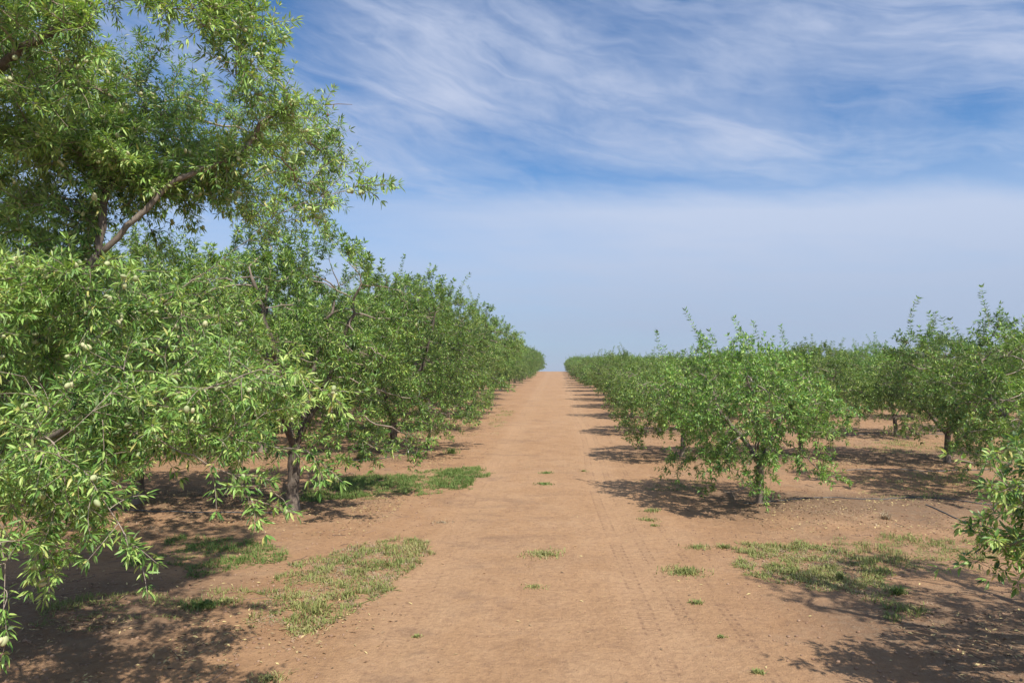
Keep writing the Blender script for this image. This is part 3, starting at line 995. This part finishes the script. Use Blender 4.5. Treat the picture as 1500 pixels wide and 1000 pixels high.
# next rows
nr = 1
for k in range(1, 25):
    Y = ROW0 + ROWD * k
    # --- right
    if k == 1: cols = [11.9]
    elif k == 2: cols = [6.05, 12.6, 16.0]
    else:
        wmax = {3: 6, 4: 6, 5: 7, 6: 8, 7: 8, 8: 8, 9: 9, 10: 9}.get(k, 8 if k < 16 else 5)
        cols = [3.25 + 3.75 * j for j in range(wmax)]
    for j, X in enumerate(cols):
        if X > 0.74 * Y + 3: continue
        jx, jy = (rnd.uniform(-.25, .25), rnd.uniform(-.3, .3))
        if j == 2 and k == 3: jx, jy = -0.05, -0.95
        if k == 3 and j == 1: continue
        if k > 3 and j > 1 and rnd.random() < 0.05: continue
        sc = rnd.uniform(0.93, 1.08)
        x, y = X + jx, Y + jy
        if k <= 8:
            if k in (1, 2):
                lab = {11.9: 'almond tree at the right edge half hidden by the taller one before it',
                       6.05: 'almond tree directly behind the round low one, mostly hidden by it',
                       12.6: 'almond tree at far right, next in the row after the slim reddish trunk',
                       16.0: 'almond tree on the far right edge, two beyond the slim reddish trunk'}[X]
            else:
                lab = '%s almond tree %sin the %s planting row from the viewer, right side' % (ORD[j], 'from the track ' if j else 'beside the track ', ORD[k])
        else:
            lab = 'small distant almond tree merging into the low green rows right of the track'
        ki = rnd.choice((0, 2, 2, 1, 3)) if j < 2 else rnd.randrange(4)
        if ki in (1, 3) and (j < 2 or k > 6): sc *= 0.86
        plant(small, ki, x, y, rnd.uniform(0, 6.28), sc, lab, GR if k <= 8 else 'distant almond trees right of the track')
    # --- left
    if k == 1: cols = []
    elif k == 2: cols = [-7.6, -11.0]
    else: cols = [-4.3 - 3.5 * j for j in range({3: 4, 4: 4, 5: 3, 6: 3, 7: 3, 8: 3}.get(k, 2))]
    for j, X in enumerate(cols):
        x, y = X + rnd.uniform(-.25, .25), Y + rnd.uniform(-.3, .3)
        sc = rnd.uniform(1.05, 1.18) if k < 7 else rnd.uniform(0.82, 0.95)
        if k <= 8:
            if k == 2: lab = ['almond tree behind the large forked one on the left, second from the track', 'almond tree deep in the left side, third from the track in the second row'][j]
            else: lab = '%s almond tree %sin the %s planting row from the viewer, left side' % (ORD[j], 'from the track ' if j else 'beside the track ', ORD[k])
        else:
            lab = 'tall distant almond tree in the hedge-like line left of the track'
        plant(big, rnd.randrange(4), x, y, rnd.uniform(0, 6.28), sc, lab, GL if k <= 8 else 'distant almond trees left of the track')


# ------------------------------------------------------------------ weeds and grass
def blades(r, pts, hmin, hmax, wid, spread=0.5, v0=0.0, v1=1.0):
    n = len(pts)
    h = r.uniform(hmin, hmax, n)[:, None]
    a = r.uniform(0, 6.28, n)
    d = np.stack([np.cos(a), np.sin(a), np.zeros(n)], 1)
    s = np.stack([-np.sin(a), np.cos(a), np.zeros(n)], 1)
    lean = r.uniform(0.1, 1.0, n)[:, None] * spread
    wd = wid * r.uniform(0.6, 1.3, (n, 1))
    base = pts.copy()
    up = np.array([0, 0, 1.0])
    m = base + up * h * 0.55 + d * h * lean * 0.5
    t = base + up * h * (1.0 - 0.35 * lean) + d * h * lean * 1.3
    V = np.stack([base - s * wd * .4, base + s * wd * .4, m + s * wd * .5, t, m - s * wd * .5], 1).reshape(-1, 3)
    i = np.arange(n)[:, None] * 5
    Fc = np.hstack([i, i + 1, i + 2, i, i + 2, i + 4, i + 4, i + 2, i + 3]).reshape(-1, 3)
    return V, Fc, np.repeat(r.uniform(v0, v1, n), 5)


def patch(name, poly, dens, seed, mat, hmin=0.02, hmax=0.09, wid=0.007, thr=0.42, freq=3.0, v0=0.0, v1=1.0, label=None, straw=0.0):
    """ground cover inside a polygon on the ground, broken up by noise"""
    r = np.random.default_rng(seed)
    poly = np.array(poly)
    lo, hi = poly.min(0) - 0.2, poly.max(0) + 0.2
    n = int(dens * (hi[0] - lo[0]) * (hi[1] - lo[1]))
    p = r.uniform(lo, hi, (n, 2))
    # signed inside test with a soft noisy rim
    x, y = p[:, 0] + (vnoise(p[:, 0] * 5, p[:, 1] * 5, 8) - .5) * .35, p[:, 1] + (vnoise(p[:, 0] * 4, p[:, 1] * 4, 9) - .5) * .5
    ins = np.zeros(n, bool)
    m = len(poly)
    for i in range(m):
        x1, y1 = poly[i]; x2, y2 = poly[(i + 1) % m]
        cnd = ((y1 > y) != (y2 > y)) & (x < (x2 - x1) * (y - y1) / (y2 - y1 + 1e-12) + x1)
        ins ^= cnd
    q = 0.6 * vnoise(p[:, 0] * freq, p[:, 1] * freq, 20 + seed) + 0.4 * vnoise(p[:, 0] * freq * 3.1, p[:, 1] * freq * 3.1, 40 + seed)
    ok = ins & (q > thr + r.normal(0.02, 0.10, n)) & (vnoise(p[:, 0] * 9, p[:, 1] * 9, seed + 5) + r.normal(0, .10, n) > 0.35)
    p = p[ok]; q = q[ok]
    if len(p) == 0: return None
    pts = np.stack([p[:, 0], p[:, 1], gh(p[:, 0], p[:, 1]) - 0.004], 1)
    V, Fc, v = blades(r, pts, hmin, hmax, wid, 0.9)
    # taller and greener where the patch is thick
    k_ = np.repeat(np.clip((q - thr) * 2.6 + 0.45, 0.4, 1.25), 5)
    V[:, 2] = np.repeat(pts[:, 2], 5) + (V[:, 2] - np.repeat(pts[:, 2], 5)) * k_
    cl_ = vnoise(p[:, 0] * 7, p[:, 1] * 7, seed + 12)
    V[:, 2] = np.repeat(pts[:, 2], 5) + (V[:, 2] - np.repeat(pts[:, 2], 5)) * np.repeat(0.55 + 0.95 * cl_ ** 2, 5)
    wide = np.repeat(r.random(len(p)) < 0.22, 5)
    tone = np.repeat(vnoise(p[:, 0] * 1.6, p[:, 1] * 1.6, 60 + seed), 5)
    v = v0 + (v1 - v0) * np.clip(v * 0.6 + tone * 0.5 - 0.05, 0, 1)
    ctr = np.repeat(pts, 5, 0)
    V[wide, :2] = ctr[wide, :2] + (V[wide, :2] - ctr[wide, :2]) * 1.9
    V[wide, 2] = ctr[wide, 2] + (V[wide, 2] - ctr[wide, 2]) * 0.45
    o = mesh_obj(name, V, Fc, 3, mat, None, v)
    tag(o, label, name.replace('_', ' '), None, 'stuff')
    return o


def G(x, y):
    """where a spot of the ground stands"""
    t0, t1_ = 1.0, 400.0
    a = pxw(x, y, 1.0); d = a - np.array([0, 0, CAM_H])
    for _ in range(40):
        tm = (t0 + t1_) / 2
        q = d * tm
        if q[2] + CAM_H > float(gh(q[0], q[1])): t0 = tm
        else: t1_ = tm
    q = d * t0
    return (float(q[0]), float(q[1]))


def P(*pp): return [G(*q) for q in pp]


patch('grass', P((425, 735), (470, 702), (560, 695), (640, 688), (700, 682), (722, 690), (700, 708), (650, 724), (560, 728)), 3300, 1, LUSH, 0.03, 0.10, 0.008, 0.30, 2.2, 0.1, 0.9, 'thick green grass patch beside the left edge of the track, half shaded')
patch('weed_patch', P((365, 905), (430, 830), (510, 800), (590, 785), (640, 790), (610, 830), (560, 872), (500, 905), (440, 930)), 3000, 2, GRASS, 0.02, 0.085, 0.008, 0.22, 2.4, 0.10, 0.95, 'yellow green low weed patch in the left foreground at the edge of the track')
patch('weed_patch', P((190, 830), (260, 785), (390, 795), (430, 815), (380, 832), (300, 842)), 3200, 3, LUSH, 0.02, 0.09, 0.007, 0.34, 3.0, 0.0, 0.8, 'dark sparse weeds in deep shade beneath the near left tree')
patch('weed_patch', P((30, 905), (120, 870), (290, 868), (400, 868), (360, 892), (200, 905), (60, 925)), 2600, 4, GRASS, 0.015, 0.07, 0.006, 0.36, 3.0, 0.0, 0.8, 'thin weed strip in shade at the left foreground along the berm foot')
patch('weed_patch', P((1070, 830), (1085, 800), (1160, 793), (1235, 805), (1290, 828), (1300, 855), (1240, 868), (1170, 862), (1110, 850)), 3600, 5, GRASS, 0.02, 0.085, 0.008, 0.20, 2.6, 0.1, 0.95, 'long low weed patch in the right foreground, lit by the sun')
patch('weed_patch', P((1230, 868), (1300, 872), (1370, 890), (1385, 905), (1330, 912), (1270, 895)), 2600, 6, GRASS, 0.02, 0.10, 0.007, 0.30, 2.8, 0.05, 0.85, 'green weed strip nearest the viewer on the right, between two shadows')
patch('weed_patch', P((1200, 795), (1290, 788), (1420, 790), (1480, 815), (1400, 845), (1290, 835)), 2200, 7, GRASS, 0.02, 0.09, 0.006, 0.38, 2.4, 0.0, 0.9, 'sparse shaded weeds on the right beneath the near right tree')
patch('weed_patch', P((905, 706), (960, 702), (1040, 706), (1050, 722), (960, 722)), 1800, 8, LUSH, 0.02, 0.08, 0.007, 0.48, 2.0, 0.1, 0.9, 'small weeds in the shadow left of the round low tree')
patch('weed_patch', P((1230, 700), (1290, 690), (1450, 696), (1470, 722), (1300, 735)), 700, 9, GRASS, 0.02, 0.08, 0.008, 0.48, 1.6, 0.1, 0.9, 'thin weeds in the shadow band between the right trees')
patch('weed_patch', P((1240, 652), (1300, 645), (1480, 648), (1500, 668), (1300, 664)), 420, 10, GRASS, 0.03, 0.09, 0.011, 0.42, 1.2, 0.1, 1.0, 'faint grass strip in the far gap on the right')
patch('weed_patch', P((1270, 745), (1450, 740), (1440, 775), (1150, 772), (1180, 752)), 420, 11, STRAW, 0.02, 0.07, 0.005, 0.50, 2.0, 0.0, 1.0, 'dry straw stubble on the sandy berm right of the round low tree')
patch('weed_patch', P((150, 765), (480, 750), (420, 780), (200, 790)), 500, 12, STRAW, 0.02, 0.06, 0.005, 0.50, 2.0, 0.0, 1.0, 'dry stubble on the shaded berm below the forked trunk')
patch('weed_patch', P((700, 640), (735, 600), (752, 602), (722, 645)), 500, 13, GRASS, 0.03, 0.08, 0.012, 0.50, 1.0, 0.2, 1.0, 'faint far weeds along the left edge of the track')


def tuft(x, y, rad, n, hmax, mat, label, seed, vv=(0.1, 0.8)):
    cx, cy = G(x, y)
    rad *= 1.45; n = int(n * 1.5)
    r = np.random.default_rng(seed)
    a = r.uniform(0, 6.28, n); q = rad * np.clip(np.abs(r.normal(0, 0.42, n)), 0, 0.85)
    lump = 0.6 + 0.8 * vnoise(np.cos(a) * 1.7 + seed, np.sin(a) * 1.7, seed)
    pts = np.stack([q * lump * np.cos(a), q * lump * np.sin(a) * 0.8, np.zeros(n)], 1)
    z0 = float(gh(cx, cy))
    pts[:, 2] = gh(cx + pts[:, 0], cy + pts[:, 1]) - z0 - 0.004
    V, Fc, v = blades(r, pts, 0.015, hmax, 0.009, 1.1, *vv)
    o = mesh_obj('weed', V, Fc, 3, mat, None, v)
    o.location = (cx, cy, z0)
    tag(o, label, 'weed', 'small weeds growing on and beside the track')


tuft(797, 812, 0.26, 420, 0.06, GRASS, 'straggly weed clump in the middle of the track, the largest one there', 1, (0.3, 1))
tuft(1003, 838, 0.26, 420, 0.07, GRASS, 'spreading weed clump at the right edge of the track, left of the long patch', 2, (0.1, .8))
tuft(783, 860, 0.12, 110, 0.04, GRASS, 'tiny weed just below the largest clump on the track', 3, (0.3, 1))
tuft(1021, 883, 0.07, 90, 0.05, GRASS, 'tiny round weed on the right below the spreading clump', 4)
tuft(1109, 985, 0.045, 80, 0.045, GRASS, 'tiny weed at the bottom edge of the view on the right', 5)
tuft(1057, 933, 0.035, 40, 0.03, GRASS, 'smallest lone weed on bare soil right of the track near the bottom', 6)
tuft(800, 693, 0.13, 130, 0.07, LUSH, 'farther of two small green weeds in mid track', 7)
tuft(798, 709, 0.20, 200, 0.06, LUSH, 'nearer of two small green weeds in mid track', 8)
tuft(955, 748, 0.14, 140, 0.06, GRASS, 'small weed left of the round low tree, at the edge of its shadow', 9)
tuft(950, 762, 0.16, 140, 0.05, GRASS, 'low weed just below the one at the shadow edge', 10)
tuft(1022, 802, 0.16, 160, 0.06, GRASS, 'small weed above the spreading clump right of the track', 11)
tuft(1060, 802, 0.10, 110, 0.08, GRASS, 'upright weed just left of the long sunlit patch', 12)
tuft(1315, 870, 0.06, 120, 0.13, LUSH, 'tall upright weed standing above the near right strip', 13)
tuft(1232, 848, 0.05, 60, 0.14, GRASS, 'single tall stalked weed in the long sunlit patch', 14)
tuft(300, 888, 0.16, 260, 0.09, LUSH, 'green tuft in half shade in the left foreground', 15)
tuft(332, 882, 0.12, 160, 0.07, GRASS, 'paler tuft right of the green one in the left foreground', 16, (.4, 1))
tuft(448, 925, 0.16, 160, 0.05, GRASS, 'yellowish weed at the front tip of the left weed patch', 17, (.5, 1))
tuft(395, 995, 0.14, 130, 0.06, GRASS, 'pale weed at the bottom edge of the view on the left', 18, (.4, 1))
tuft(648, 765, 0.20, 90, 0.04, STRAW, 'dry weed on the left edge of the track', 19)
tuft(662, 664, 0.16, 170, 0.22, LUSH, 'leafy young shoot on bare soil beyond the grass patch', 20)
tuft(531, 672, 0.14, 170, 0.24, LUSH, 'leafy young shoot below the left trees near the pale trunk', 21)
tuft(958, 770, 0.07, 70, 0.05, GRASS, 'small green weed in front of the low one right of the track', 22)
tuft(610, 932, 0.05, 50, 0.03, GRASS, 'tiny weed on the smooth soil left of centre', 23)
tuft(855, 690, 0.08, 70, 0.05, GRASS, 'tiny weed on the track right of the two green ones', 24)

# straw clump on the berm
tuft(1298, 760, 0.06, 60, 0.16, STRAW, 'dry straw clump on the sandy berm between the right trees', 30, (0.5, 1))


for i_, pp in enumerate([((365, 905), (430, 830), (510, 800), (590, 785), (640, 790), (610, 830), (560, 872), (500, 905), (440, 930)),
                         ((1070, 830), (1085, 800), (1160, 793), (1235, 805), (1290, 828), (1300, 855), (1385, 905), (1240, 868), (1170, 862), (1110, 850))]):
    patch('dead_grass', P(*pp), 2600, 31 + i_, STRAW, 0.01, 0.045, 0.005, 0.30, 2.6, 0.0, 0.8, ['dry dead stalks among the left foreground weeds', 'dry dead stalks among the right foreground weeds'][i_])


# ------------------------------------------------------------------ litter and clods
def flakes(name, pts, r, size, mat, label, flat=0.25, cat='leaf litter'):
    n = len(pts)
    a = r.uniform(0, 6.28, n); s = r.uniform(size * 0.6, size * 1.3, n)[:, None]
    d = np.stack([np.cos(a), np.sin(a), r.normal(0, flat, n)], 1)
    e = np.stack([-np.sin(a), np.cos(a), r.normal(0, flat, n)], 1)
    z = np.array([0, 0, 1.0])
    V = np.stack([pts - d * s, pts + e * s * .35, pts + d * s, pts - e * s * .35 + z * s * .2], 1).reshape(-1, 3)
    i = np.arange(n)[:, None] * 4
    Fc = np.hstack([i, i + 1, i + 2, i, i + 2, i + 3]).reshape(-1, 3)
    o = mesh_obj(name, V, Fc, 3, mat, None, np.repeat(r.random(n), 4))
    tag(o, label, cat, None, 'stuff')


r = np.random.default_rng(77)
# fallen leaves: a few on the track, many below the crowns
n = 1500
p = np.stack([r.uniform(-3.5, 4.5, n), 3.5 + r.exponential(4.5, n)], 1)
n2 = 90000
k_ = r.integers(0, 6, n2)
sgn = np.where(r.random(n2) < 0.5, -1, 1)
q = np.stack([np.where(sgn < 0, -r.uniform(2.6, 11, n2), r.uniform(3.0, 15, n2)), ROW0 - 0.3 + ROWD * k_ + r.normal(0, 0.9, n2)], 1)
keep = vnoise(q[:, 0] * 2, q[:, 1] * 2, 91) > 0.35
q = q[keep]
fr = np.stack([r.normal(-2.35, 0.35, 420), r.normal(6.3, 0.45, 420)], 1)
allp = np.vstack([p[:260], q * [1, 1], fr])
pts = np.stack([allp[:, 0], allp[:, 1], gh(allp[:, 0], allp[:, 1]) + 0.006], 1)
flakes('leaf_litter', pts, r, 0.021, LITTER, 'dry yellow and brown fallen leaves scattered on the soil beneath the trees')


# fallen twigs and prunings
m_ = 1500
tx = np.stack([np.where(r.random(m_) < .5, -r.uniform(2.4, 10, m_), r.uniform(2.8, 13, m_)), 3.5 + r.random(m_) ** 1.3 * 24], 1)
ta = r.uniform(0, 6.28, m_); tl = r.uniform(0.05, 0.30, m_) * 0.5
e0 = tx + np.stack([np.cos(ta), np.sin(ta)], 1) * tl[:, None]; e1 = tx - np.stack([np.cos(ta), np.sin(ta)], 1) * tl[:, None]
mid_ = (e0 + e1) / 2 + r.normal(0, .012, (m_, 2))
pr = np.stack([e0, mid_, e1], 1)
zz = gh(pr[:, :, 0], pr[:, :, 1]) + 0.005
sd = np.stack([-np.sin(ta), np.cos(ta)], 1)[:, None, :] * 0.0032
top_ = np.concatenate([pr, (zz + 0.004)[:, :, None]], 2)
lf_ = np.concatenate([pr + sd, (zz - 0.003)[:, :, None]], 2); rt_ = np.concatenate([pr - sd, (zz - 0.003)[:, :, None]], 2)
V = np.concatenate([top_, lf_, rt_], 1)
bi = np.arange(m_)[:, None] * 9
Fc = np.hstack([bi + q_ for t_ in [(0, 3, 4, 1), (1, 4, 5, 2), (6, 0, 1, 7), (7, 1, 2, 8)] for q_ in t_]).reshape(-1, 4)
o = mesh_obj('fallen_twigs', V.reshape(-1, 3), Fc, 4, DRYHULL, None, np.repeat(r.random(m_), 9))
tag(o, 'thin dry twigs and prunings lying on the soil under the trees', 'twigs', None, 'stuff')


def clods(n, fx, seed, smin, smax, label):
    r = np.random.default_rng(seed)
    x, y = fx(r, n)
    s = smin + (smax - smin) * r.random(n) ** 4
    SV, SF = sphere(5, 4, 1, 0.8, 0.5)
    V = SV[None] * s[:, None, None] * r.uniform(0.75, 1.25, (n, len(SV), 1))
    a = r.uniform(0, 6.28, n); ca_, sa_ = np.cos(a)[:, None], np.sin(a)[:, None]
    X = V[:, :, 0] * ca_ - V[:, :, 1] * sa_; Y_ = V[:, :, 0] * sa_ + V[:, :, 1] * ca_
    V = np.stack([X + x[:, None], Y_ + y[:, None], V[:, :, 2] + (gh(x, y) + s * 0.15)[:, None]], 2)
    Fc = SF[None] + (np.arange(n) * len(SV))[:, None, None]
    o = mesh_obj('soil_clods', V.reshape(-1, 3), Fc.reshape(-1, 3), 3, CLOD, None, np.repeat(r.random(n), len(SV)))
    tag(o, label, 'soil clods', None, 'stuff')


clods(34000, lambda r, n: (np.where(r.random(n) < .5, -r.uniform(1.8, 9, n), r.uniform(1.8, 12, n)), 3.5 + r.random(n) ** 1.4 * 22), 5, 0.003, 0.022, 'small crumbs and clods of sandy soil on the ground between the trees')
clods(6000, lambda r, n: (r.uniform(-2, 2, n), 3.5 + r.random(n) ** 1.3 * 12), 6, 0.002, 0.009, 'fine grit and crumbs on the track')


# ------------------------------------------------------------------ drip hoses
def tube(name, pts, rad, mat, seg=6, per=14, parent=None):
    pts = np.array(pts)
    # smooth resample
    t = np.linspace(0, len(pts) - 1, per * (len(pts) - 1) + 1)
    xy = np.stack([np.interp(t, np.arange(len(pts)), pts[:, i]) for i in range(2)], 1)
    ker = np.ones(per) / per
    pad = per // 2
    for i in range(2):
        e = np.pad(xy[:, i], (pad, per - 1 - pad), mode='edge')
        xy[:, i] = np.convolve(e, ker, 'valid')
    wav = 0.03 * (vnoise(xy[:, 0] * 1.3, xy[:, 0] * 0, 33) - .5)
    xy[:, 1] += wav * 2
    z = gh(xy[:, 0], xy[:, 1]) + rad * 0.75
    p = np.stack([xy[:, 0], xy[:, 1], z], 1)
    T = unit(np.gradient(p, axis=0)); B = unit(np.cross(T, [0, 0, 1.0])); C = np.cross(B, T)
    ang = np.arange(seg) * 2 * math.pi / seg
    V = (np.cos(ang)[None, :, None] * B[:, None] + np.sin(ang)[None, :, None] * C[:, None]) * rad + p[:, None]
    m = len(p)
    i0 = (np.arange(m - 1) * seg)[:, None] + np.arange(seg)[None]
    i1 = (np.arange(m - 1) * seg)[:, None] + ((np.arange(seg) + 1) % seg)[None]
    F4 = np.stack([i0, i1, i1 + seg, i0 + seg], 2).reshape(-1, 4)
    return mesh_obj(name, V.reshape(-1, 3), F4, 4, mat, parent, np.repeat(0.5 + 0.3 * np.sin(np.arange(m) * 0.7), seg), smooth=True)


HG = 'drip irrigation hoses'
for pts, lab in [
    (P((1085, 738), (1130, 736), (1200, 727), (1280, 733), (1350, 727), (1420, 738), (1500, 740)), 'grey black drip hose running from the round low tree to the right edge'),
    (P((1352, 738), (1385, 752), (1420, 768), (1470, 775)), 'short loop of drip hose branching off towards the near right branch'),
    (P((1232, 690), (1300, 687), (1370, 691), (1440, 688), (1500, 690)), 'drip hose past the slim reddish trunk in the gap on the right'),
    (P((0, 742), (100, 742), (200, 748), (300, 752), (400, 751), (440, 748)), 'dark drip hose on the shaded berm from the left edge to the forked trunk'),
    (P((500, 675), (560, 672), (600, 664), (640, 658)), 'drip hose by the pale trunk foot beyond the grass patch'),
    (P((1240, 637), (1300, 635), (1400, 637), (1500, 636)), 'farthest visible drip hose in the gap on the right'),
]:
    o = tube('drip_hose', pts, 0.011, HOSE)
    tag(o, lab, 'hose', HG)

# a little white micro-sprinkler stake by the hose
sx, sy = G(598, 668)
st_root = bpy.data.objects.new('sprinkler_stake', None); COL.objects.link(st_root)
st_root.location = (sx, sy, float(gh(sx, sy)))
tt.A = np.array([[0, 0, 0.]])
tt.kids = [[]]
wv, wf, wr = tt.wood([(np.array([[0, 0, -0.03], [0, 0, 0.08], [0, 0, 0.16]]), np.array([0.008, 0.010, 0.010]))])
mesh_obj('stake', wv, wf, 4, WHITEP, st_root, np.full(len(wv), 0.6))
SV, SF = sphere(8, 5, 0.022, 0.022, 0.018)
mesh_obj('spray_head', SV + np.array([0, 0, 0.175]), SF, 3, WHITEP, st_root, np.full(len(SV), 0.9), smooth=True)
tag(st_root, 'tiny white sprinkler stake beside the pale trunk foot on the left', 'sprinkler')


# ------------------------------------------------------------------ thin haze over the orchard
hm, hk = material('haze')
vol = hk.n('ShaderNodeVolumePrincipled')
vol.inputs['Color'].default_value = (0.88, 0.92, 1.0, 1)
vol.inputs['Density'].default_value = 0.0005
vol.inputs['Anisotropy'].default_value = 0.2
ho = hk.n('ShaderNodeOutputMaterial'); hk.put(ho.inputs['Volume'], vol.outputs[0])
x0, x1, y0, y1, z0, z1 = -720, 720, -420, 1220, -24, 12
V = [(a, b, c_) for c_ in (z0, z1) for b in (y0, y1) for a in (x0, x1)]
hz = mesh_obj('haze', V, [(0, 2, 3, 1), (4, 5, 7, 6), (0, 1, 5, 4), (2, 6, 7, 3), (0, 4, 6, 2), (1, 3, 7, 5)], 4, hm)
tag(hz, 'thin pale air over the orchard that softens the far trees', 'haze', None, 'stuff')
